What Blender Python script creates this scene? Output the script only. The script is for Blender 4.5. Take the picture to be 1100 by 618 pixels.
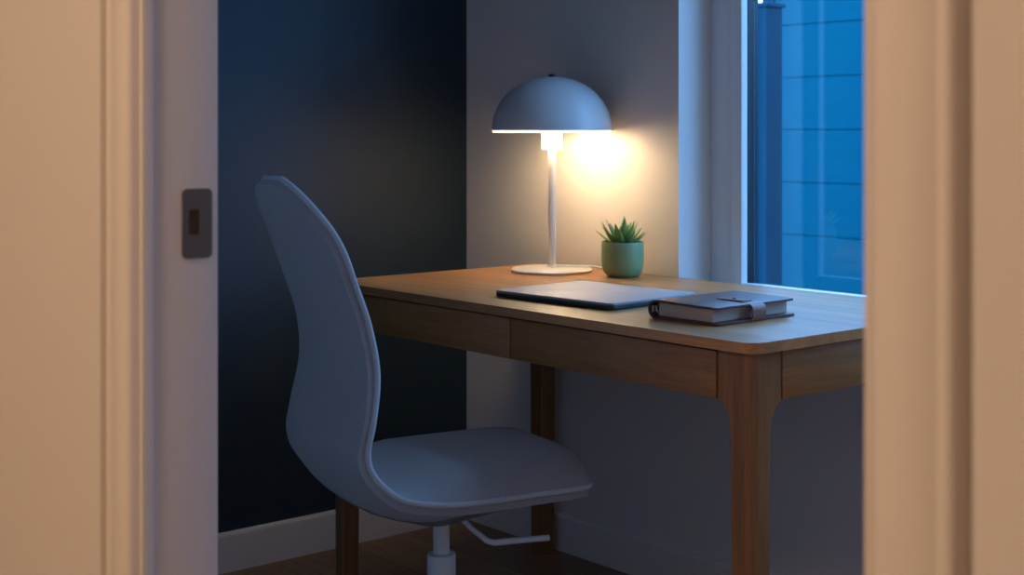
import bpy, bmesh, math, random
from mathutils import Vector, Matrix
C = bpy.context.scene
for o in list(bpy.data.objects): bpy.data.objects.remove(o)
PI = math.pi
random.seed(4)

# ---------------------------------------------------------------- camera
cd = bpy.data.cameras.new('camera'); cam = bpy.data.objects.new('camera', cd); C.collection.objects.link(cam)
CAM = Vector((3.114, -2.439, 1.086))
fw = Vector((-.7645, .6446, 0)).normalized()
cam.location = CAM
cam.rotation_euler = fw.to_track_quat('-Z', 'Y').to_euler()
cd.sensor_width = 36; cd.lens = 1518 / 1100 * 36
cd.shift_y = -(309 - 140) / 1100
cd.clip_start = .02
cd.dof.use_dof = True; cd.dof.focus_distance = 2.75; cd.dof.aperture_fstop = 7.5
C.camera = cam

# ---------------------------------------------------------------- world, lights, exposure
w = bpy.data.worlds.new('dusk_sky'); C.world = w; w.use_nodes = True
bg = w.node_tree.nodes['Background']
bg.inputs[0].default_value = (.20, .48, 1.0, 1); bg.inputs[1].default_value = 9.0

def area(name, loc, target, size, power, color, size_y=None):
    l = bpy.data.lights.new(name, 'AREA'); l.energy = power; l.color = color; l.size = size
    if size_y: l.shape = 'RECTANGLE'; l.size_y = size_y
    o = bpy.data.objects.new(name, l); C.collection.objects.link(o); o.location = loc
    o.rotation_euler = (Vector(target) - Vector(loc)).to_track_quat('-Z', 'Y').to_euler()
    return o
hall_light = area('hall_ceiling_light', (2.1, -3.1, 2.36), (2.1, -3.1, 0), .5, 23.5, (1, .67, .42))
port = area('window_portal', (1.60, .32, 1.40), (1.60, -3, 1.40), 1.74, 1, (1, 1, 1), 1.5)
port.data.cycles.is_portal = True
C.view_settings.view_transform = 'Standard'; C.view_settings.look = 'None'
C.view_settings.gamma = 1; C.view_settings.use_curve_mapping = False
C.view_settings.exposure = 0
C.cycles.use_denoising = True
C.cycles.max_bounces = 10; C.cycles.diffuse_bounces = 6; C.cycles.glossy_bounces = 5
C.cycles.transparent_max_bounces = 12
C.cycles.sample_clamp_indirect = 0

# ---------------------------------------------------------------- materials
def mat(name, col, rough=.5, metal=0, spec=.5, noise=None, bump=None, emit=None, sheen=0, coat=0):
    """noise=(scale xyz, amount): colour variation; bump=(scale, strength)"""
    m = bpy.data.materials.new(name); m.use_nodes = True
    nt = m.node_tree; b = nt.nodes['Principled BSDF']; L = nt.links.new
    b.inputs['Base Color'].default_value = (*col, 1); b.inputs['Roughness'].default_value = rough
    b.inputs['Metallic'].default_value = metal; b.inputs['Specular IOR Level'].default_value = spec
    b.inputs['Sheen Weight'].default_value = sheen; b.inputs['Coat Weight'].default_value = coat
    tc = nt.nodes.new('ShaderNodeTexCoord')
    if noise:
        mp = nt.nodes.new('ShaderNodeMapping'); mp.inputs['Scale'].default_value = noise[0]
        L(tc.outputs['Object'], mp.inputs['Vector'])
        n = nt.nodes.new('ShaderNodeTexNoise'); n.inputs['Scale'].default_value = 1; n.inputs['Detail'].default_value = 5
        n.inputs['Roughness'].default_value = .6
        L(mp.outputs[0], n.inputs['Vector'])
        r = nt.nodes.new('ShaderNodeMapRange'); r.inputs[1].default_value = .25; r.inputs[2].default_value = .75
        r.inputs[3].default_value = 1 - noise[1]; r.inputs[4].default_value = 1 + noise[1]
        L(n.outputs['Fac'], r.inputs[0])
        mx = nt.nodes.new('ShaderNodeVectorMath'); mx.operation = 'SCALE'; mx.inputs[0].default_value = col
        L(r.outputs[0], mx.inputs['Scale']); L(mx.outputs[0], b.inputs['Base Color'])
    if bump:
        mp2 = nt.nodes.new('ShaderNodeMapping'); mp2.inputs['Scale'].default_value = bump[0]
        L(tc.outputs['Object'], mp2.inputs['Vector'])
        n2 = nt.nodes.new('ShaderNodeTexNoise'); n2.inputs['Scale'].default_value = 1; n2.inputs['Detail'].default_value = 3
        L(mp2.outputs[0], n2.inputs['Vector'])
        bp = nt.nodes.new('ShaderNodeBump'); bp.inputs['Strength'].default_value = bump[1]; bp.inputs['Distance'].default_value = .001
        L(n2.outputs['Fac'], bp.inputs['Height']); L(bp.outputs[0], b.inputs['Normal'])
    if emit:
        b.inputs['Emission Color'].default_value = (*emit[0], 1); b.inputs['Emission Strength'].default_value = emit[1]
    return m

def oak(name, col, axis, rough=.42):
    """oak with long grain running along the given axis (0 x, 1 y, 2 z)"""
    m = bpy.data.materials.new(name); m.use_nodes = True
    nt = m.node_tree; b = nt.nodes['Principled BSDF']; L = nt.links.new
    b.inputs['Roughness'].default_value = rough
    tc = nt.nodes.new('ShaderNodeTexCoord')
    def noise(sc_long, sc_across, detail):
        s = [sc_across] * 3; s[axis] = sc_long
        mp = nt.nodes.new('ShaderNodeMapping'); mp.inputs['Scale'].default_value = s
        L(tc.outputs['Object'], mp.inputs['Vector'])
        n = nt.nodes.new('ShaderNodeTexNoise'); n.inputs['Scale'].default_value = 1; n.inputs['Detail'].default_value = detail
        n.inputs['Distortion'].default_value = .6
        L(mp.outputs[0], n.inputs['Vector']); return n
    a = noise(1.6, 22, 3); f = noise(9, 260, 4)
    r = nt.nodes.new('ShaderNodeValToRGB')
    e = r.color_ramp.elements
    e[0].position = .3; e[0].color = (*[c * .74 for c in col], 1)
    e[1].position = .7; e[1].color = (*[c * 1.16 for c in col], 1)
    L(a.outputs['Fac'], r.inputs[0])
    mr = nt.nodes.new('ShaderNodeMapRange'); mr.inputs[1].default_value = .35; mr.inputs[2].default_value = .6
    mr.inputs[3].default_value = .8; mr.inputs[4].default_value = 1.05
    L(f.outputs['Fac'], mr.inputs[0])
    mx = nt.nodes.new('ShaderNodeVectorMath'); mx.operation = 'SCALE'
    L(r.outputs[0], mx.inputs[0]); L(mr.outputs[0], mx.inputs['Scale']); L(mx.outputs[0], b.inputs['Base Color'])
    bp = nt.nodes.new('ShaderNodeBump'); bp.inputs['Strength'].default_value = .25; bp.inputs['Distance'].default_value = .0006
    L(f.outputs['Fac'], bp.inputs['Height']); L(bp.outputs[0], b.inputs['Normal'])
    return m

def planks(name, col):
    m = bpy.data.materials.new(name); m.use_nodes = True
    nt = m.node_tree; b = nt.nodes['Principled BSDF']; L = nt.links.new
    tc = nt.nodes.new('ShaderNodeTexCoord')
    br = nt.nodes.new('ShaderNodeTexBrick'); br.inputs['Scale'].default_value = 1
    br.inputs['Brick Width'].default_value = 1.6; br.inputs['Row Height'].default_value = .19
    br.inputs['Mortar Size'].default_value = .0018; br.inputs['Mortar Smooth'].default_value = .3
    br.inputs['Color1'].default_value = (*[c * .85 for c in col], 1); br.inputs['Color2'].default_value = (*[c * 1.12 for c in col], 1)
    br.inputs['Mortar'].default_value = (*[c * .25 for c in col], 1)
    L(tc.outputs['Object'], br.inputs['Vector'])
    mp = nt.nodes.new('ShaderNodeMapping'); mp.inputs['Scale'].default_value = (3, 60, 60)
    L(tc.outputs['Object'], mp.inputs['Vector'])
    n = nt.nodes.new('ShaderNodeTexNoise'); n.inputs['Scale'].default_value = 1; n.inputs['Detail'].default_value = 5
    L(mp.outputs[0], n.inputs['Vector'])
    mr = nt.nodes.new('ShaderNodeMapRange'); mr.inputs[1].default_value = .3; mr.inputs[2].default_value = .7
    mr.inputs[3].default_value = .75; mr.inputs[4].default_value = 1.15
    L(n.outputs['Fac'], mr.inputs[0])
    mx = nt.nodes.new('ShaderNodeVectorMath'); mx.operation = 'SCALE'
    L(br.outputs['Color'], mx.inputs[0]); L(mr.outputs[0], mx.inputs['Scale']); L(mx.outputs[0], b.inputs['Base Color'])
    b.inputs['Roughness'].default_value = .45
    return m

OAK = (.34, .150, .045)
M = {
 'wall': mat('white_paint', (.74, .71, .68), .75, bump=((420, 420, 40), .25)),
 'navy': mat('navy_paint', (.006, .022, .040), .6, bump=((300, 300, 300), .15)),
 'ceiling': mat('ceiling_paint', (.75, .74, .72), .8, noise=((2, 2, 2), .02)),
 'trim': mat('trim_paint', (.78, .74, .70), .4, noise=((6, 6, 3), .02)),
 'white_frame': mat('window_paint', (.78, .79, .80), .35, noise=((6, 6, 3), .02)),
 'gasket': mat('rubber_gasket', (.012, .02, .03), .5, noise=((50, 50, 50), .1)),
 'alu': mat('spacer_metal', (.35, .55, .6), .35, metal=.6, noise=((50, 50, 50), .05)),
 'floor': planks('floor_planks', (.30, .17, .085)),
 'oak_top': oak('oak_lamp_brightened', (.50, .235, .082), 0, .33), 'oak_x': oak('oak_long', OAK, 0), 'oak_y': oak('oak_deep', OAK, 1), 'oak_z': oak('oak_upright', (.27, .118, .038), 2),  # top oak is made lighter to carry some of the lamp's brightness
 'oak_dark': mat('oak_inner', (.12, .06, .03), .7, noise=((5, 60, 60), .2)),
 'lamp_white': mat('lamp_enamel', (.80, .77, .72), .35, noise=((20, 20, 20), .02)),
 'lamp_shade': mat('shade_enamel', (.60, .60, .60), .38, noise=((20, 20, 20), .02)),
 'dark_metal': mat('dark_metal', (.03, .03, .035), .3, metal=.7, noise=((90, 90, 90), .1)),
 'holder': mat('bulb_holder', (.9, .86, .78), .4, noise=((30, 30, 30), .02)),
 'bulb': mat('bulb_glow', (.9, .8, .6), .4, emit=((1, .73, .44), 26)),
 'holder_glow': mat('glowing_holder', (.9, .86, .78), .4, emit=((1, .72, .43), 48)),  # bulb holder with an added glow that brightens stem and base
 'inner_white': mat('shade_inside_white', (.88, .86, .82), .5, noise=((30, 30, 30), .02)),
 'pot': mat('green_ceramic', (.24, .35, .16), .45, noise=((30, 30, 30), .06), bump=((300, 300, 300), .1)),
 'soil': mat('potting_soil', (.05, .035, .025), .95, noise=((300, 300, 300), .5), bump=((300, 300, 300), 1)),
 'leaf': mat('succulent_leaf', (.22, .37, .11), .4, noise=((90, 90, 60), .35)),
 'laptop': mat('laptop_aluminium', (.36, .36, .37), .55, metal=.5, noise=((200, 200, 200), .02)),
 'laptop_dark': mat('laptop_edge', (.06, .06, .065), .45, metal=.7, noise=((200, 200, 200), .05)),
 'logo': mat('polished_logo', (.24, .24, .25), .3, metal=1, noise=((50, 50, 50), .02)),
 'leather': mat('dark_brown_leather', (.115, .048, .038), .42, noise=((60, 60, 60), .2), bump=((700, 700, 700), .5)),
 'strap': mat('brown_strap_leather', (.23, .095, .055), .42, noise=((60, 60, 60), .2), bump=((700, 700, 700), .5)),
 'stitch': mat('brown_thread', (.10, .055, .035), .8, noise=((90, 90, 90), .1)),
 'paper': mat('page_block', (.50, .42, .36), .85, noise=((4, 4, 900), .22)),
 'ring': mat('ring_metal', (.75, .74, .72), .25, metal=1, noise=((90, 90, 90), .05)),
 'fabric': mat('grey_fabric', (.34, .33, .335), .95, spec=.1, noise=((420, 420, 420), .16), bump=((900, 900, 900), .8), sheen=.3),
 'seatfab': mat('seat_fabric', (.36, .34, .335), .95, spec=.1, noise=((420, 420, 420), .16), bump=((900, 900, 900), .8), sheen=.3),
 'piping': mat('piping_fabric', (.50, .51, .53), .85, spec=.15, noise=((500, 500, 500), .15), bump=((900, 900, 900), .6)),
 'plastic': mat('grey_plastic', (.20, .20, .20), .5, noise=((40, 40, 40), .04)),
 'white_metal': mat('white_lacquered_metal', (.68, .68, .68), .35, noise=((40, 40, 40), .02)),
 'rubber': mat('caster_rubber', (.03, .03, .03), .7, noise=((80, 80, 80), .1)),
 'strike': mat('brushed_strike', (.13, .12, .115), .5, metal=.3, noise=((500, 500, 10), .08)),
 'brass': mat('worn_brass', (.10, .055, .02), .5, metal=.6, noise=((200, 200, 200), .3)),
 'siding': mat('dusk_tinted_siding', (.001, .066, .092), .8, spec=.03, noise=((3, 3, 40), .06)),  # blue of the dusk light is put into the board colour
 'post': mat('blue_post', (.001, .030, .052), .8, spec=.03, noise=((20, 20, 3), .1)),
 'ground': mat('grey_gravel', (.25, .26, .28), .95, noise=((20, 20, 20), .3)),
}
g = bpy.data.materials.new('window_glass'); g.use_nodes = True
nt = g.node_tree; nt.nodes.remove(nt.nodes['Principled BSDF'])
tr = nt.nodes.new('ShaderNodeBsdfTransparent'); gl = nt.nodes.new('ShaderNodeBsdfGlossy'); gl.inputs['Roughness'].default_value = 0
tr.inputs[0].default_value = (.93, .97, .97, 1)
fr = nt.nodes.new('ShaderNodeFresnel'); ge = nt.nodes.new('ShaderNodeNewGeometry'); mi = nt.nodes.new('ShaderNodeMapRange')
mi.inputs[3].default_value = 1.55; mi.inputs[4].default_value = 1 / 1.55      # same reflectance from either side of a face
nt.links.new(ge.outputs['Backfacing'], mi.inputs[0]); nt.links.new(mi.outputs[0], fr.inputs[0])
mm = nt.nodes.new('ShaderNodeMath'); mm.operation = 'MULTIPLY'; mm.inputs[1].default_value = 1.0
nt.links.new(fr.outputs[0], mm.inputs[0])
mx = nt.nodes.new('ShaderNodeMixShader')
nt.links.new(mm.outputs[0], mx.inputs[0]); nt.links.new(tr.outputs[0], mx.inputs[1]); nt.links.new(gl.outputs[0], mx.inputs[2])
nt.links.new(mx.outputs[0], nt.nodes['Material Output'].inputs[0]); M['glass'] = g

lm = bpy.data.materials.new('translucent_liner'); lm.use_nodes = True
nt = lm.node_tree; nt.nodes.remove(nt.nodes['Principled BSDF'])
t1 = nt.nodes.new('ShaderNodeBsdfTranslucent'); t1.inputs[0].default_value = (.9, .86, .78, 1)
nt.links.new(t1.outputs[0], nt.nodes['Material Output'].inputs[0]); M['liner'] = lm

# ---------------------------------------------------------------- helpers
def obj(name, bm, m, parent=None, smooth=None, loc=None):
    bmesh.ops.recalc_face_normals(bm, faces=bm.faces[:])
    me = bpy.data.meshes.new(name); bm.to_mesh(me); bm.free()
    o = bpy.data.objects.new(name, me); C.collection.objects.link(o)
    ms = m if isinstance(m, (list, tuple)) else [m]
    for k in ms: me.materials.append(M[k])
    if smooth is not None:
        me.shade_smooth() if hasattr(me, 'shade_smooth') else None
        if smooth < 180: me.set_sharp_from_angle(angle=math.radians(smooth))
    if parent: o.parent = parent
    if loc: o.location = loc
    return o
def thing(name, label, cat, loc=(0, 0, 0), rz=0, group=None):
    o = bpy.data.objects.new(name, None); C.collection.objects.link(o); o.empty_display_size = .05
    o.location = loc; o.rotation_euler = (0, 0, rz); o['label'] = label; o['category'] = cat
    if group: o['group'] = group
    return o
def tag(o, label, cat, group=None):
    o['label'] = label; o['category'] = cat
    if group: o['group'] = group
    return o
def struct(name, bm, m, parent=None, smooth=None):
    o = obj(name, bm, m, parent, smooth)
    if not parent: o['kind'] = 'structure'
    return o
def box(bm, x0, x1, y0, y1, z0, z1, bev=0, seg=2, M4=None):
    r = bmesh.ops.create_cube(bm, size=1)
    vs = r['verts']
    for v in vs:
        v.co = Vector((x0 + (v.co.x + .5) * (x1 - x0), y0 + (v.co.y + .5) * (y1 - y0), z0 + (v.co.z + .5) * (z1 - z0)))
    if bev:
        es = list({e for v in vs for e in v.link_edges})
        r = bmesh.ops.bevel(bm, geom=es, offset=bev, segments=seg, affect='EDGES', profile=.5)
        vs = list({v for f in r['faces'] for v in f.verts} | set(v for v in vs if v.is_valid))
    if M4:
        for v in vs: v.co = M4 @ v.co
    return vs
def loft(bm, rings, cap0=True, cap1=True, closed=True):
    R = [[bm.verts.new(p) for p in r] for r in rings]
    n = len(R[0])
    for a, b in zip(R, R[1:]):
        for i in range(n if closed else n - 1):
            bm.faces.new((a[i], a[(i + 1) % n], b[(i + 1) % n], b[i]))
    if cap0: bm.faces.new(R[0][::-1])
    if cap1: bm.faces.new(R[-1])
    return R
def lathe(bm, prof, n=48, c=(0, 0)):
    """prof: (r, z) list; r==0 ends become poles"""
    rows = []
    for r, z in prof:
        if r < 1e-6: rows.append([bm.verts.new((c[0], c[1], z))])
        else: rows.append([bm.verts.new((c[0] + r * math.cos(2 * PI * i / n), c[1] + r * math.sin(2 * PI * i / n), z)) for i in range(n)])
    for a, b in zip(rows, rows[1:]):
        for i in range(n):
            j = (i + 1) % n
            if len(a) == 1 and len(b) == 1: continue
            if len(a) == 1: bm.faces.new((a[0], b[j], b[i]))
            elif len(b) == 1: bm.faces.new((a[i], a[j], b[0]))
            else: bm.faces.new((a[i], a[j], b[j], b[i]))
def tube(bm, pts, r, n=10, closed=False, sq=None):
    pts = [Vector(p) for p in pts]; N = len(pts); rings = []; prev = None
    for i, p in enumerate(pts):
        if closed: d = pts[(i + 1) % N] - pts[i - 1]
        else: d = pts[min(i + 1, N - 1)] - pts[max(i - 1, 0)]
        d.normalize()
        if prev is None:
            up = Vector((0, 0, 1)) if abs(d.z) < .9 else Vector((1, 0, 0)); u = d.cross(up).normalized()
        else: u = (prev - d * prev.dot(d)).normalized()
        prev = u; v = d.cross(u); rr = r[i] if isinstance(r, (list, tuple)) else r
        rings.append([p + u * rr * math.cos(2 * PI * k / n) + v * rr * math.sin(2 * PI * k / n) for k in range(n)])
    if closed: rings.append(rings[0])
    loft(bm, rings, not closed, not closed)
    if closed: bmesh.ops.remove_doubles(bm, verts=bm.verts[:], dist=1e-6)
def prism(bm, poly, z0, z1, bev=0, seg=2):
    a = [bm.verts.new((x, y, z0)) for x, y in poly]; b = [bm.verts.new((x, y, z1)) for x, y in poly]
    n = len(poly)
    for i in range(n): bm.faces.new((a[i], a[(i + 1) % n], b[(i + 1) % n], b[i]))
    f0 = bm.faces.new(a[::-1]); f1 = bm.faces.new(b)
    if bev:
        es = list(set(f0.edges) | set(f1.edges))
        bmesh.ops.bevel(bm, geom=es, offset=bev, segments=seg, affect='EDGES', profile=.5)
def rrect(x0, x1, y0, y1, r, n=8):
    P = []
    for cx, cy, a in ((x1 - r, y0 + r, -90), (x1 - r, y1 - r, 0), (x0 + r, y1 - r, 90), (x0 + r, y0 + r, 180)):
        for i in range(n + 1):
            t = math.radians(a + 90 * i / n); P.append((cx + r * math.cos(t), cy + r * math.sin(t)))
    return P
def interp(keys, t):
    """Catmull-Rom through keys [(t, v...)]"""
    ts = [k[0] for k in keys]
    if t <= ts[0]: return list(keys[0][1:])
    if t >= ts[-1]: return list(keys[-1][1:])
    i = max(j for j in range(len(ts)) if ts[j] <= t); i = min(i, len(ts) - 2)
    h = ts[i + 1] - ts[i]; u = (t - ts[i]) / h; out = []
    for c in range(1, len(keys[0])):
        p1, p2 = keys[i][c], keys[i + 1][c]
        m1 = (keys[i + 1][c] - keys[i - 1][c]) / (ts[i + 1] - ts[i - 1]) if i > 0 else (p2 - p1) / h
        m2 = (keys[i + 2][c] - keys[i][c]) / (ts[i + 2] - ts[i]) if i + 2 < len(ts) else (p2 - p1) / h
        out.append((2*u**3 - 3*u*u + 1) * p1 + (u**3 - 2*u*u + u) * h * m1 + (-2*u**3 + 3*u*u) * p2 + (u**3 - u*u) * h * m2)
    return out

# ---------------------------------------------------------------- room shell
H = 2.45
WY = .02                              # inner face of the window wall
bm = bmesh.new(); box(bm, -.15, 4.3, -3.9, .45, -.12, 0); struct('floor', bm, 'floor')
bm = bmesh.new(); box(bm, -.15, 4.3, -3.9, .45, H, H + .12); struct('ceiling', bm, 'ceiling')
bm = bmesh.new(); box(bm, -.15, 0, -1.775, .45, 0, H); struct('wall_left', bm, 'navy')
# window wall with its opening: a shallow reveal inside, wider rebate outside
WX0, WX1, WZ0, WZ1 = .810, 2.40, .687, 2.12
bm = bmesh.new()
def wall_ring(y0, y1, x0, x1, z0, z1):
    box(bm, 0, x0, y0, y1, 0, H); box(bm, x1, 2.85, y0, y1, 0, H)
    box(bm, x0, x1, y0, y1, 0, z0); box(bm, x0, x1, y0, y1, z1, H)
wall_ring(WY, .165, WX0, WX1, WZ0, WZ1); wall_ring(.165, .30, .74, 2.45, .66, 2.15)
struct('wall_back', bm, 'wall')
bm = bmesh.new(); box(bm, 2.85, 3.0, -1.70, .45, 0, H); struct('wall_right', bm, 'wall')
# wall between hall and office, with the doorway
FY0, FY1, DX0, DX1, DZ = -1.789, -1.704, 1.735, 2.667, 2.06
bm = bmesh.new()
box(bm, -.15, DX0, FY0, FY1, 0, H); box(bm, DX1, 4.3, FY0, FY1, 0, H); box(bm, DX0, DX1, FY0, FY1, DZ, H)
box(bm, .5, 1.750 - .076, FY0 - .013, FY0, 0, H, .002); box(bm, 2.658 + .060, 4.15, FY0 - .013, FY0, 0, H, .002)
box(bm, 1.674, 2.718, FY0 - .013, FY0, 2.115, H)
struct('wall_front', bm, 'wall')
bm = bmesh.new(); box(bm, .5, .65, -3.9, FY0, 0, H); struct('wall_hall_left', bm, 'wall')
bm = bmesh.new(); box(bm, 4.15, 4.3, -3.9, FY0, 0, H); struct('wall_hall_right', bm, 'wall')
bm = bmesh.new(); box(bm, .5, 4.3, -4.0, -3.85, 0, H); struct('wall_hall_back', bm, 'wall')
# skirting
def skirt(name, a, b, nrm):
    a, b, nrm = Vector((*a, 0)), Vector((*b, 0)), Vector((*nrm, 0))
    prof = [(0, 0), (.014, 0), (.014, .088), (.0125, .093), (.009, .096), (0, .097)]
    bm = bmesh.new()
    loft(bm, [[p + nrm * t + Vector((0, 0, z)) for t, z in prof] for p in (a, b)])
    struct(name, bm, 'trim')
skirt('baseboard_left', (0, -1.704), (0, WY), (1, 0))
skirt('baseboard_back', (.014, WY), (2.85, WY), (0, -1))
skirt('baseboard_right', (2.85, -1.704), (2.85, WY - .014), (-1, 0))

# door frame: lining, stop and moulded casings
JX0, JX1 = 1.750, 2.652
d = bpy.data.objects.new('door_1', None); C.collection.objects.link(d); d['kind'] = 'structure'
bm = bmesh.new()
box(bm, DX0, JX0, FY0 - .004, FY1 + .002, 0, 2.045, .001); box(bm, JX1, DX1, FY0 - .004, FY1 + .002, 0, 2.045, .001)
box(bm, DX0, DX1, FY0 - .004, FY1 + .002, 2.045, DZ, .001)
box(bm, JX0, JX0 + .006, FY0 - .004, FY0 + .010, 0, 2.045, .0025, 3); box(bm, JX1 - .006, JX1, FY0 - .004, FY0 + .010, 0, 2.045, .0025, 3)
obj('door_lining', bm, 'trim', d, 40)
prof = [(0, 0), (0, .010), (.002, .014), (.006, .016), (.040, .016), (.0415, .0145), (.043, .0165), (.047, .018), (.051, .0165), (.052, .014), (.052, 0)]
for side, x, sg in (('left', JX0, -1), ('right', JX1 + .006, 1)):
    bm = bmesh.new()
    loft(bm, [[Vector((x + sg * u, FY0 - t, z)) for u, t in prof] for z in (0, 2.10)])
    obj('door_casing', bm, 'trim', d, 50)
bm = bmesh.new()
loft(bm, [[Vector((x, FY0 - t - .0005, 2.042 + u)) for u, t in prof] for x in (JX0 - .052, JX1 + .058)])
obj('door_casing', bm, 'trim', d, 50)
# strike plate, hung on the lining
bm = bmesh.new()
P = rrect(-1.7445, -1.7100, .950, 1.024, .006)
hole = rrect(-1.7375, -1.7255, .975, 1.002, .003)
a = [bm.verts.new((JX0 + .0022, y, z)) for y, z in P]; b_ = [bm.verts.new((JX0 + .0022, y, z)) for y, z in hole]
a2 = [bm.verts.new((JX0 - .001, y, z)) for y, z in P]
n = len(a)
for i in range(n):
    j = (i + 1) % n
    bm.faces.new((a[i], a[j], b_[j], b_[i])); bm.faces.new((a[i], a2[i], a2[j], a[j]))
sp = obj('strike_plate', bm, 'strike', d, 30)
bm = bmesh.new(); box(bm, JX0 - .004, JX0 + .0006, -1.738, -1.725, .974, 1.003, 0)
obj('latch_recess', bm, 'brass', sp)

# ---------------------------------------------------------------- window
wn = bpy.data.objects.new('window_1', None); C.collection.objects.link(wn); wn['kind'] = 'structure'
def ring(x0, x1, z0, z1, wd, y0, y1, name, m, bev=.003, wl=None):
    bm = bmesh.new(); wl = wl or wd
    box(bm, x0, x0 + wl, y0, y1, z0, z1, bev); box(bm, x1 - wd, x1, y0, y1, z0, z1, bev)
    box(bm, x0 + wl - .002, x1 - wd + .002, y0, y1, z0, z0 + wd, bev); box(bm, x0 + wl - .002, x1 - wd + .002, y0, y1, z1 - wd, z1, bev)
    return obj(name, bm, m, wn, 40)
ring(WX0, WX1, WZ0 - .03, WZ1, .060, .132, .165, 'window_frame', 'white_frame', wl=.063)
ring(WX0 + .067, WX1 - .06, WZ0 + .001, WZ1 - .06, .037, .124, .148, 'window_sash', 'white_frame', .005)
ring(WX0 + .072, WX1 - .066, WZ0 + .004, WZ1 - .066, .032, .148, .172, 'gasket', 'gasket', .001)
ring(.745, 2.45, .665, 2.148, .028, .268, .296, 'outer_frame', 'gasket', .002, wl=.077)
ring(.824, 2.422, .690, 2.12, .006, .262, .272, 'spacer', 'alu', .0005)
bm = bmesh.new(); box(bm, .822, 2.42, .281, .285, .694, 2.118); obj('pane', bm, 'glass', wn)

# ---------------------------------------------------------------- outside
bm = bmesh.new(); box(bm, -8, 9, .36, 14, -.35, -.25); struct('ground', bm, 'ground')
# neighbouring wall clad in lapped boards
SX0, SX1, SY, BH = -1.385, 5.5, 3.0, .252
nb = thing('neighbouring_house', 'house wall of wide lapped boards outside the window, dusk blue put into its colour, unseen top cut low for sky light', 'building', (SX0, SY, -.25))
bm = bmesh.new()
n = 13; z0 = -.25 + .172
prof = [(.0, -.25)]
zs = [1.086 - (197 - 140) / 1518 * 6.71 + BH * (k - 4) for k in range(n)]
rings_prof = [(.02, -.25)]
for zz in zs:
    if zz < -.2: continue
    rings_prof += [(.030, zz - .007), (.024, zz - .003), (.024, zz + .003), (.030, zz + .007)] if zz < 1.95 else []
rings_prof += [(.03, 2.02), (-.3, 2.02), (-.3, -.25)]  # wall top cut low, out of view, to let in more sky light
loft(bm, [[Vector((x - SX0, -t, z + .25)) for t, z in rings_prof] for x in (SX0 + .05, SX1)])
obj('siding', bm, 'siding', nb)
bm = bmesh.new(); box(bm, 0, .07, -.045, .3, 0, 2.27, .004); obj('corner_board', bm, 'post', nb)
bm = bmesh.new(); box(bm, -.05, SX1 - SX0, -.06, .36, 2.27, 2.31, .01); obj('coping', bm, 'post', nb)
bm = bmesh.new(); box(bm, -.795, -.690, 2.15, 2.255, -.25, 1.60, .006)
box(bm, -.805, -.680, 2.14, 2.265, 1.60, 1.617, .004)
tag(obj('fence_post', bm, 'post'), 'dark blue post standing outside at the left edge of the pane', 'post')

# ---------------------------------------------------------------- desk
TX0, TX1, TY0, TY1, TZ = .35, 1.62, -.67, 0.0, .74
BX0, BX1, BY0, BY1 = TX0 + .011, TX1 - .011, TY0 + .011, TY1 - .011
desk = thing('desk', 'oak writing desk with two drawers against the wall under the window', 'desk', (TX0, TY0, 0))
def dpart(name, bm, m, smooth=None):
    bmesh.ops.translate(bm, verts=bm.verts, vec=(-TX0, -TY0, 0)); return obj(name, bm, m, desk, smooth)
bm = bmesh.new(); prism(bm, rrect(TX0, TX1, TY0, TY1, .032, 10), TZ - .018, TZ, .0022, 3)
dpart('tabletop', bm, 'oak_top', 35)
def leg(ox, oy, sx, sy):
    """outer corner ox, oy; sx, sy point inward; flares into a square block at the apron"""
    zz = [(0, .044), (.30, .046), (.56, .048), (.590, .049), (.605, .052), (.617, .056), (.626, .061), (.633, .067), (.6375, .075), (.638, .076), (TZ - .019, .076)]
    rings = []
    for z, s in zz:
        R = []
        r = .020
        for i in range(9):
            a = PI + (PI / 2) * i / 8
            R.append((r + r * math.cos(a), r + r * math.sin(a)))
        c = .003
        R += [(s - c, 0), (s, c), (s, s - c), (s - c, s), (c, s), (0, s - c)]
        rings.append([Vector((ox + sx * u, oy + sy * v, z)) for u, v in R])
    bm = bmesh.new(); loft(bm, rings)
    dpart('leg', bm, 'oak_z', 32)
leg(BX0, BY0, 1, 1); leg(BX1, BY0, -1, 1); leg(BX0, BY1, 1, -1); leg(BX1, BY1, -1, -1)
AZ = .638; xm = (TX0 + TX1) / 2 + .012
for x0, x1 in ((BX0 + .0785, xm - .0015), (xm + .0015, BX1 - .0785)):
    bm = bmesh.new(); box(bm, x0, x1, BY0, BY0 + .018, AZ, TZ - .0225, .0012)
    box(bm, x0 + .01, x1 - .01, BY0 + .018, BY0 + .42, AZ + .008, TZ - .026)
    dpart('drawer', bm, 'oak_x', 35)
for x in (BX0, BX1 - .018):
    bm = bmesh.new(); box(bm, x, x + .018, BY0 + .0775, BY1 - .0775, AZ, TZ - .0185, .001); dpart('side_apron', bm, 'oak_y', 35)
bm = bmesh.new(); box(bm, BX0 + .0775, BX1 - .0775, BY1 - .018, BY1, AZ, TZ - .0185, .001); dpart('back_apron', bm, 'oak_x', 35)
bm = bmesh.new(); box(bm, BX0 + .07, BX1 - .07, BY0 + .012, BY0 + .02, AZ + .012, TZ - .018); dpart('front_rail', bm, 'oak_dark')

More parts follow.
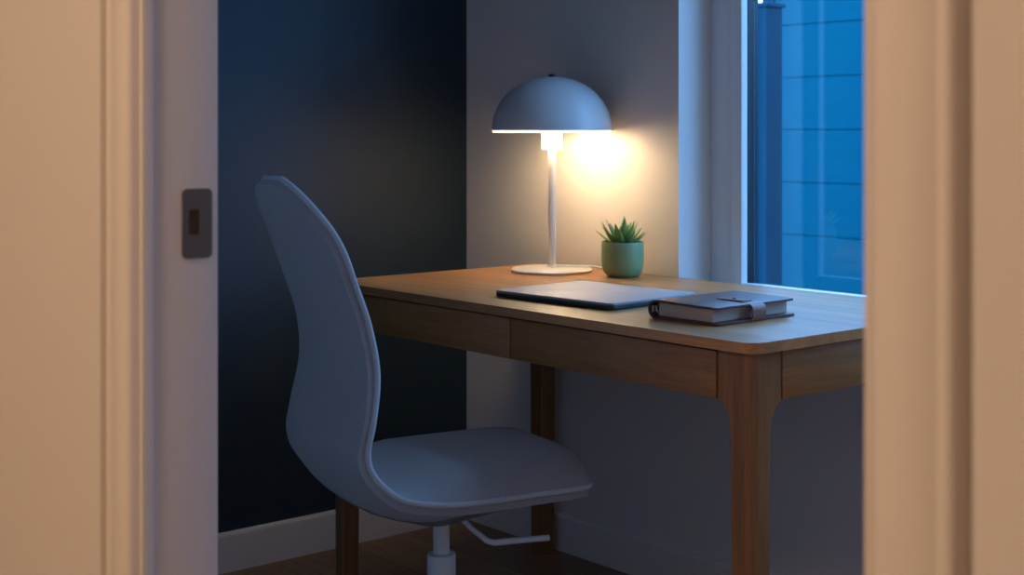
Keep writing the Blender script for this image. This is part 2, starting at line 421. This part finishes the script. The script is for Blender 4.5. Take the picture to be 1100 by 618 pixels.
# ---------------------------------------------------------------- lamp
LX, LY = .533, -.135
lamp = thing('table_lamp', 'lit white table lamp with a grey dome shade on the desk', 'lamp', (LX, LY, TZ))
RZ = .346          # rim height above desk
bm = bmesh.new(); lathe(bm, [(0, 0), (.096, 0), (.099, .002), (.0995, .006), (.097, .0085), (.03, .0105), (.012, .011), (0, .011)], 72)
obj('base', bm, 'lamp_white', lamp, 50)
bm = bmesh.new(); lathe(bm, [(0, .010), (.0115, .010), (.0115, .013), (.0095, .015), (.0095, RZ - .045), (.0095, RZ + .005), (0, RZ + .005)], 32)
obj('stem', bm, 'lamp_white', lamp, 40)
bm = bmesh.new(); lathe(bm, [(.0095, RZ - .046), (.0235, RZ - .046), (.0245, RZ - .044), (.0245, RZ + .004), (.0235, RZ + .006), (.0095, RZ + .006)], 40)
obj('glowing_bulb_holder', bm, 'holder_glow', lamp, 40)  # the holder itself emits, an added glow
def dome(R, Hh, n=22):
    return [(R * math.cos(t * PI / 2 / n) ** .92, Hh * math.sin(t * PI / 2 / n)) for t in range(n)] + [(0, Hh)]
bm = bmesh.new()
outer = [(r, RZ + z) for r, z in dome(.147, .131)]
inner = [(r, RZ + z) for r, z in dome(.1445, .1285)]
lathe(bm, [(.1475, RZ - .0005)] + outer, 80)
lathe(bm, inner[::-1] + [(.1450, RZ - .0005), (.1475, RZ - .0005)], 80)
sh = obj('lamp_shade', bm, ['lamp_shade', 'inner_white'], lamp, 50)
for p in sh.data.polygons:
    c = p.center; r = math.hypot(c.x, c.y); zo = c.z - RZ
    k = (r / .14575) ** 2 + (max(zo, 0) / .12975) ** 2
    if p.normal.dot(Vector((c.x, c.y, zo * .9))) < 0 or zo < -.0001: p.material_index = 1
bm = bmesh.new(); lathe(bm, [(0, RZ + .1305), (.0085, RZ + .1305), (.0085, RZ + .1345), (.0075, RZ + .137), (0, RZ + .1375)], 24)
obj('finial', bm, 'dark_metal', lamp, 40)
bm = bmesh.new(); lathe(bm, [(.1425, RZ + .02), (.1432, RZ - .0055), (.1440, RZ - .006), (.1446, RZ - .0055), (.1442, RZ + .02)], 80)
obj('added_rim_liner', bm, 'liner', lamp, 50)  # added strip, lets bulb light show as a bright line under the rim
bm = bmesh.new(); bmesh.ops.create_uvsphere(bm, u_segments=24, v_segments=14, radius=.048)
bmesh.ops.scale(bm, verts=bm.verts, vec=(1, 1, .85)); bmesh.ops.translate(bm, verts=bm.verts, vec=(0, 0, RZ + .050))
obj('bulb', bm, 'bulb', lamp, 180)
bm = bmesh.new()
tube(bm, [(.0, .010, .013), (.02, .04, .0125), (.05, .075, .0125), (.07, .098, .009), (.078, .112, .0028), (.085, .125, .0028), (.088, .1335, .0022)], .0022, 8)
obj('power_cord', bm, 'lamp_white', lamp, 180)

# ---------------------------------------------------------------- succulent
pl = thing('potted_succulent', 'spiky green succulent in a green round-bottomed pot beside the lamp', 'plant', (.728, -.085, TZ))
bm = bmesh.new()
lathe(bm, [(0, 0), (.030, 0), (.036, .002), (.044, .010), (.0495, .024), (.051, .040), (.0505, .070), (.0497, .0815), (.0487, .083), (.0475, .0825), (.047, .078), (.047, .070), (0, .070)], 64)
obj('pot', bm, 'pot', pl, 50)
bm = bmesh.new(); lathe(bm, [(.0465, .071), (.03, .075), (.015, .077), (0, .078)], 40)
obj('soil', bm, 'soil', pl, 180)
bm = bmesh.new()
def sleaf(az, tilt, L, wd, base, curl):
    rings = []; N = 9
    ca, sa = math.cos(az), math.sin(az)
    pos = Vector((base * ca, base * sa, .073)); ang = tilt; side = Vector((-sa, ca, 0))
    for i in range(N + 1):
        u = i / N
        wv = wd * ((.62 + .75 * u) if u < .35 else (.8825 * (1 - ((u - .35) / .65) ** 1.5))) + .0002
        th = wv * (.42 if u < .8 else .5)
        dirv = Vector((math.cos(ang) * ca, math.cos(ang) * sa, math.sin(ang)))
        nr = dirv.cross(side)
        if nr.z < 0: nr = -nr
        ring = []
        for k in range(8):
            t = 2 * PI * k / 8
            h = math.sin(t); h = h * .35 if h > 0 else h
            ring.append(pos + side * wv * math.cos(t) + nr * th * h)
        rings.append(ring); pos = pos + dirv * (L / N); ang += curl / N
    loft(bm, rings)
for n_, tilt, L, wd, base, curl in ((8, .55, .062, .0098, .014, .25), (8, .85, .068, .0108, .011, .16), (7, 1.10, .066, .0106, .008, .08), (5, 1.32, .054, .0098, .005, .04), (3, 1.48, .044, .0085, .002, 0)):
    off = random.random() * 6
    for i in range(n_):
        sleaf(off + 2 * PI * i / n_ + random.uniform(-.18, .18), tilt + random.uniform(-.12, .12), L * random.uniform(.85, 1.12), wd * random.uniform(.85, 1.1), base, curl)
obj('foliage', bm, 'leaf', pl, 60)

# ---------------------------------------------------------------- laptop
lt = thing('laptop', 'closed silver laptop lying flat on the desk in front of the lamp', 'laptop', (.998, -.432, TZ), math.radians(4))
LW, LD = .328, .262
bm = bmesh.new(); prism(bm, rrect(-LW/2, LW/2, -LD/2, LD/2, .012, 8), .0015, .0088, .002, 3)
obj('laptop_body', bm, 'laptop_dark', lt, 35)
bm = bmesh.new(); prism(bm, rrect(-LW/2, LW/2, -LD/2, LD/2, .012, 8), .0094, .0142, .0016, 3)
ld = obj('lid', bm, 'laptop', lt, 35)
bm = bmesh.new(); box(bm, -LW/2 + .012, LW/2 - .012, -LD/2 + .012, LD/2 - .004, .0086, .0096); obj('hinge_gap', bm, 'gasket', lt)
bm = bmesh.new(); box(bm, -.03, .03, -LD/2 - .0003, -LD/2 + .003, .0074, .0092, .0006); obj('finger_notch', bm, 'gasket', lt)
bm = bmesh.new()
pts = []
for i in range(40):       # fruit-shaped emblem with a dip at the top and a bite at the side
    t = 2 * PI * i / 40
    r = .0125 * (1 - .14 * math.exp(-((t - PI / 2) / .28) ** 2) - .08 * math.exp(-((t - 3 * PI / 2) / .25) ** 2))
    r -= .0042 * max(0, math.cos(t * 1.0) - .86) / .14
    pts.append((r * math.cos(t), r * 1.05 * math.sin(t)))
prism(bm, pts, .0141, .01435)
prism(bm, [(.0005 + .0042 * math.cos(t) * .55 + .002, .0155 + .0042 * math.sin(t) + math.cos(t) * .001) for t in [2 * PI * k / 14 for k in range(14)]], .0141, .01435)
obj('emblem', bm, 'logo', ld)
for x in (-1, 1):
    for y in (-1, 1):
        bm = bmesh.new(); lathe(bm, [(0, 0), (.006, 0), (.0065, .0018), (0, .0018)], 16, (x * (LW/2 - .022), y * (LD/2 - .022))); obj('rubber_foot', bm, 'rubber', lt, 40)

# ---------------------------------------------------------------- ring planner
nbk = thing('ring_planner', 'dark brown leather ring planner closed by a strap, right of the laptop', 'notebook', (1.36, -.45, TZ), math.radians(1.5))
PX, PY, T = .078, .113, .0040
def cover(z0, z1, xr, bend):
    bm = bmesh.new(); P = rrect(-PX + .012, xr, -PY, PY, .008, 6)
    prism(bm, P, z0, z1, .001, 2)
    # grid not needed: a slight lift at the free edge
    for v in bm.verts:
        u = max(0, (v.co.x + PX) / (2 * PX)); v.co.z += bend * u * u
    return bm
obj('back_cover', cover(0, T, PX + .006, .001), 'leather', nbk, 40)
obj('front_cover', cover(.0305, .0305 + T, PX + .003, -.002), 'leather', nbk, 40)
bm = bmesh.new()      # rounded spine: a half round sheet with thickness
zc = .0168; Ro = .0168; Ri = Ro - T; rr = []
for y in (-PY, PY):
    ring_ = []
    for i in range(17):
        a = PI / 2 + PI * i / 16; ring_.append(Vector((-PX + .012 + Ro * .95 * math.cos(a), y, zc + Ro * math.sin(a))))
    for i in range(16, -1, -1):
        a = PI / 2 + PI * i / 16; ring_.append(Vector((-PX + .012 + Ri * .95 * math.cos(a), y, zc + Ri * math.sin(a))))
    rr.append(ring_)
loft(bm, rr); obj('spine', bm, 'leather', nbk, 40)
bm = bmesh.new(); box(bm, -PX + .018, PX - .010, -PY + .006, PY - .008, T + .0012, .0292, .0008)
obj('pages', bm, 'paper', nbk)
for k in range(6):
    bm = bmesh.new(); yk = (-.099, -.080, -.061, .061, .080, .099)[k]
    tube(bm, [(-PX + .016 + .0105 * math.cos(2 * PI * i / 20), yk, zc + .0105 * math.sin(2 * PI * i / 20)) for i in range(20)], .0013, 6, closed=True)
    obj('ring', bm, 'ring', nbk, 180)
bm = bmesh.new(); box(bm, -PX + .001, -PX + .0045, -PY + .004, PY - .004, zc - .007, zc + .007, .001); obj('ring_rail', bm, 'ring', nbk)
def strip(path, y0, y1, th, round_end=False):
    """a strap following path (x, z) across y0..y1"""
    bm = bmesh.new(); n = len(path); rings = []
    for i, (x, z) in enumerate(path):
        d = Vector(path[min(i + 1, n - 1)]) - Vector(path[max(i - 1, 0)]); d.normalize(); nr = Vector((-d.y, d.x))
        s = 1.0
        if round_end and i < 4: s = (.35, .72, .9, 1)[i]
        ym = (y0 + y1) / 2; hw = (y1 - y0) / 2 * s
        rings.append([Vector((x, ym - hw, z)), Vector((x, ym + hw, z)), Vector((x + nr.x * th, ym + hw, z + nr.y * th)), Vector((x + nr.x * th, ym - hw, z + nr.y * th))])
    loft(bm, rings); return bm
zt = .0336
path = [(.012, zt + .0006), (.016, zt + .0006), (.021, zt + .0006), (.028, zt + .0006), (.05, zt), (.070, zt), (.080, zt - .0010), (.0865, zt - .005), (.0885, .020), (.0885, .010), (.0865, .0045), (.083, .0012)]
st = obj('closure_strap', strip(path[::-1], -.019, .018, .0026), 'strap', nbk, 50)
bm = bmesh.new(); lathe(bm, [(0, 0), (.0042, 0), (.0042, .0008), (.003, .0016), (0, .0019)], 20); bmesh.ops.translate(bm, verts=bm.verts, vec=(.030, -.001, zt + .0028))
obj('snap_button', bm, 'dark_metal', st, 40)
bm = bmesh.new()      # narrower keeper loop running along the fore edge of the front cover
box(bm, .0, .060, -.016, .015, zt + .0012, zt + .0022, .0004); obj('strap_patch', bm, 'strap', st)

# ---------------------------------------------------------------- office chair
CH = Vector((1.0, -.83, 0)); YAW = math.radians(-10)
ch = thing('office_chair', 'grey upholstered swivel chair with a tall curved back, before the desk', 'chair', CH, YAW)
# local frame: +y forward, +x sitter's right.  keys: t, rim y, rim z, half width, and how far the middle lies behind and below the rim
KEY = [
 (0.00, .258, .428, .168, .000, .000),
 (0.10, .200, .438, .196, .000, .004),
 (0.22, .090, .442, .206, .000, .000),
 (0.34, -.025, .444, .210, .000, -.004),
 (0.44, -.100, .449, .210, -.004, -.010),
 (0.52, -.170, .463, .202, -.012, -.012),
 (0.57, -.198, .483, .188, -.012, -.008),
 (0.62, -.216, .509, .172, -.010, .000),
 (0.67, -.220, .541, .167, -.006, .000),
 (0.72, -.210, .592, .168, -.008, .000),
 (0.78, -.198, .670, .157, -.016, .000),
 (0.83, -.209, .750, .148, -.020, .000),
 (0.88, -.234, .822, .147, -.020, .000),
 (0.94, -.268, .910, .146, -.016, .000),
 (1.00, -.322, 1.004, .134, -.008, .004),
]
def prof_pt(t, v, off=0):
    cy, cz, hw, ef, eu = interp(KEY, t)
    a, b = interp(KEY, max(0, t - .01)), interp(KEY, min(1, t + .01))
    ty, tz = b[0] - a[0], b[1] - a[1]; l = math.hypot(ty, tz); ty /= l; tz /= l
    # outward (towards underside/back) normal of the profile
    ny, nz = -tz, ty
    ny, nz = (-abs(tz) if True else ny), (-abs(ty))
    e0, e1 = .15, .10
    w = 1.0
    if t < e0: w = (1 - (1 - t / e0) ** 2.6) ** (1 / 2.6)
    if t > 1 - e1: w = (1 - ((t - (1 - e1)) / e1) ** 2.4) ** (1 / 2.4)
    w = max(w, .0)
    q = abs(v) ** 2.2 * w * w
    x = hw * w * v
    y = cy + ef * (1 - q); z = cz + eu * (1 - q)
    if off:
        # side component of the offset grows towards the edge
        y += ny * off; z += nz * off
    return Vector((x, y, z))
NT, NV = 84, 28
def tt(i):
    u = i / NT
    return .5 - .5 * math.cos(PI * (u * .9 + .05 * (1 - math.cos(PI * u)))) if False else (u + .035 * -math.sin(2 * PI * u))
def vv(j): return math.sin((j / NV * 2 - 1) * PI / 2)
EPS = .0025
def shell(o_in, o_out, belly=0):
    bm = bmesh.new()
    lo, hi = EPS, 1 - EPS
    ts = [lo + (hi - lo) * (.5 - .5 * math.cos(PI * i / NT)) * .5 + (hi - lo) * (i / NT) * .5 for i in range(NT + 1)]
    G = []
    for side, off in ((0, o_in), (1, o_out)):
        g_ = []
        for t in ts:
            row = []
            for j in range(NV + 1):
                v = vv(j); o_ = off
                if side == 1 and belly: o_ = off + belly(t, v)
                k = 1.0
                row.append(bm.verts.new(prof_pt(t, v * k, o_)))
            g_.append(row)
        G.append(g_)
    for s in (0, 1):
        for i in range(NT):
            for j in range(NV):
                q = (G[s][i][j], G[s][i + 1][j], G[s][i + 1][j + 1], G[s][i][j + 1])
                bm.faces.new(q if s else q[::-1])
    def brd(g_):
        return [g_[i][0] for i in range(NT + 1)] + [g_[NT][j] for j in range(1, NV + 1)] + [g_[i][NV] for i in range(NT - 1, -1, -1)] + [g_[0][j] for j in range(NV - 1, 0, -1)]
    A, B = brd(G[0]), brd(G[1])
    for i in range(len(A)):
        j = (i + 1) % len(A); bm.faces.new((A[i], A[j], B[j], B[i]))
    return bm
def belly(t, v):
    e = (1 - abs(v) ** 2.5)
    k = max(0, min(1, (.80 - t) / .25)); k2 = max(0, min(1, (t - .02) / .2))
    return (.002 + .032 * math.exp(-((t - .43) / .085) ** 2)) * e
obj('back_shell', shell(.010, .024, belly), 'fabric', ch, 60)
bm = bmesh.new()
def padded(t, v):
    k = max(0, min(1, (.56 - t) / .2)); k = k * k * (3 - 2 * k); k2 = min(1, max(0, t / .10)) ** .5
    return -(.004 + .046 * k * k2) * (1 - abs(v) ** 5)
# cushion = inner layer, domed upward over the seat
def cushion():
    bm = bmesh.new(); lo, hi = EPS, 1 - EPS
    ts = [lo + (hi - lo) * (.5 - .5 * math.cos(PI * i / NT)) * .5 + (hi - lo) * (i / NT) * .5 for i in range(NT + 1)]
    G = []
    for s in (0, 1):
        G.append([[bm.verts.new(prof_pt(t, vv(j), .0125 if s else padded(t, vv(j)) * (1 if 0 < j < NV else 0) - .0001)) for j in range(NV + 1)] for t in ts])
    for s in (0, 1):
        for i in range(NT):
            for j in range(NV):
                bm.faces.new((G[s][i][j], G[s][i + 1][j], G[s][i + 1][j + 1], G[s][i][j + 1]))
    g0, g1 = G
    brd = lambda g_: [g_[i][0] for i in range(NT + 1)] + [g_[NT][j] for j in range(1, NV + 1)] + [g_[i][NV] for i in range(NT - 1, -1, -1)] + [g_[0][j] for j in range(NV - 1, 0, -1)]
    A, B = brd(g0), brd(g1)
    for i in range(len(A)):
        j = (i + 1) % len(A); bm.faces.new((A[i], A[j], B[j], B[i]))
    return bm
obj('seat_cushion', cushion(), 'seatfab', ch, 60)
# piping round the whole rim
lo, hi = EPS, 1 - EPS
ts = [lo + (hi - lo) * (.5 - .5 * math.cos(PI * i / 90)) * .5 + (hi - lo) * (i / 90) * .5 for i in range(91)]
path = [prof_pt(t, -1, .006) for t in ts] + [prof_pt(t, 1, .006) for t in ts[::-1]]
bm = bmesh.new(); tube(bm, path, .0055, 10, closed=True); obj('piping', bm, 'piping', ch, 180)
# mechanism housing
bm = bmesh.new()
rings = []
for z, hx, hy, cy in ((.432, .17, .20, .0), (.415, .165, .195, .0), (.395, .135, .16, -.002), (.378, .095, .115, -.004), (.364, .06, .07, -.006), (.356, .045, .05, -.006)):
    R = []
    for k in range(36):
        a = 2 * PI * k / 36; c_, s_ = math.cos(a), math.sin(a)
        R.append(Vector((hx * math.copysign(abs(c_) ** .8, c_), cy + hy * math.copysign(abs(s_) ** .8, s_), z)))
    rings.append(R)
loft(bm, rings); obj('mechanism_housing', bm, 'plastic', ch, 50)
bm = bmesh.new(); lathe(bm, [(0, .36), (.0155, .36), (.0155, .20), (0, .20)], 32); obj('gas_lift', bm, 'white_metal', ch, 40)
bm = bmesh.new(); lathe(bm, [(0, .293), (.022, .293), (.0265, .291), (.027, .287), (.027, .11), (.034, .10), (.036, .07), (0, .07)], 36); obj('lift_sleeve', bm, 'white_metal', ch, 40)
def lpt(x, y, z):
    v = Vector((x, y, z)) - CH; v.rotate(Matrix.Rotation(-YAW, 3, 'Z')); return v
LEV = [(1.045, -.826, .372), (1.075, -.815, .35), (1.10, -.800, .331), (1.108, -.790, .328), (1.125, -.765, .330), (1.165, -.705, .334)]
bm = bmesh.new(); tube(bm, [lpt(*p) for p in LEV], [.005, .005, .0055, .006, .006, .0055], 12); obj('height_lever', bm, 'white_metal', ch, 60)
# five-star foot with castors
bm = bmesh.new()
lathe(bm, [(0, .075), (.040, .075), (.046, .09), (.040, .112), (0, .112)], 32); obj('base_hub', bm, 'white_metal', ch, 40)
for k in range(5):
    a = 2 * PI * k / 5 + .9; ca, sa = math.cos(a), math.sin(a)
    rings = []
    for r, hw, z0, z1 in ((.03, .024, .076, .108), (.12, .020, .078, .102), (.22, .016, .072, .090), (.30, .015, .066, .080), (.315, .010, .067, .078)):
        rings.append([Vector((r * ca - s * hw * sa, r * sa + s * hw * ca, z)) for s, z in ((-1, z0), (1, z0), (1, z1 - .004), (.6, z1), (-.6, z1), (-1, z1 - .004))])
    bm = bmesh.new(); loft(bm, rings); sk = obj('spoke', bm, 'white_metal', ch, 50)
    cx, cy = .30 * ca, .30 * sa
    bm = bmesh.new()
    for s in (-1, 1):
        r = bmesh.ops.create_cone(bm, segments=28, radius1=.027, radius2=.025, depth=.018, cap_ends=True)
        R4 = Matrix.Translation((cx + .02 * ca - s * .014 * sa, cy + .02 * sa + s * .014 * ca - 0, .027)) @ Matrix.Rotation(a + (0 if s < 0 else PI), 4, 'Z') @ Matrix.Rotation(-PI / 2, 4, 'X')
        for v in r['verts']: v.co = R4 @ v.co
    cst = obj('castor', bm, 'rubber', ch, 40)
    bm = bmesh.new(); lathe(bm, [(0, .03), (.006, .03), (.006, .07), (0, .07)], 14, (cx, cy)); obj('castor_pin', bm, 'white_metal', cst, 40)
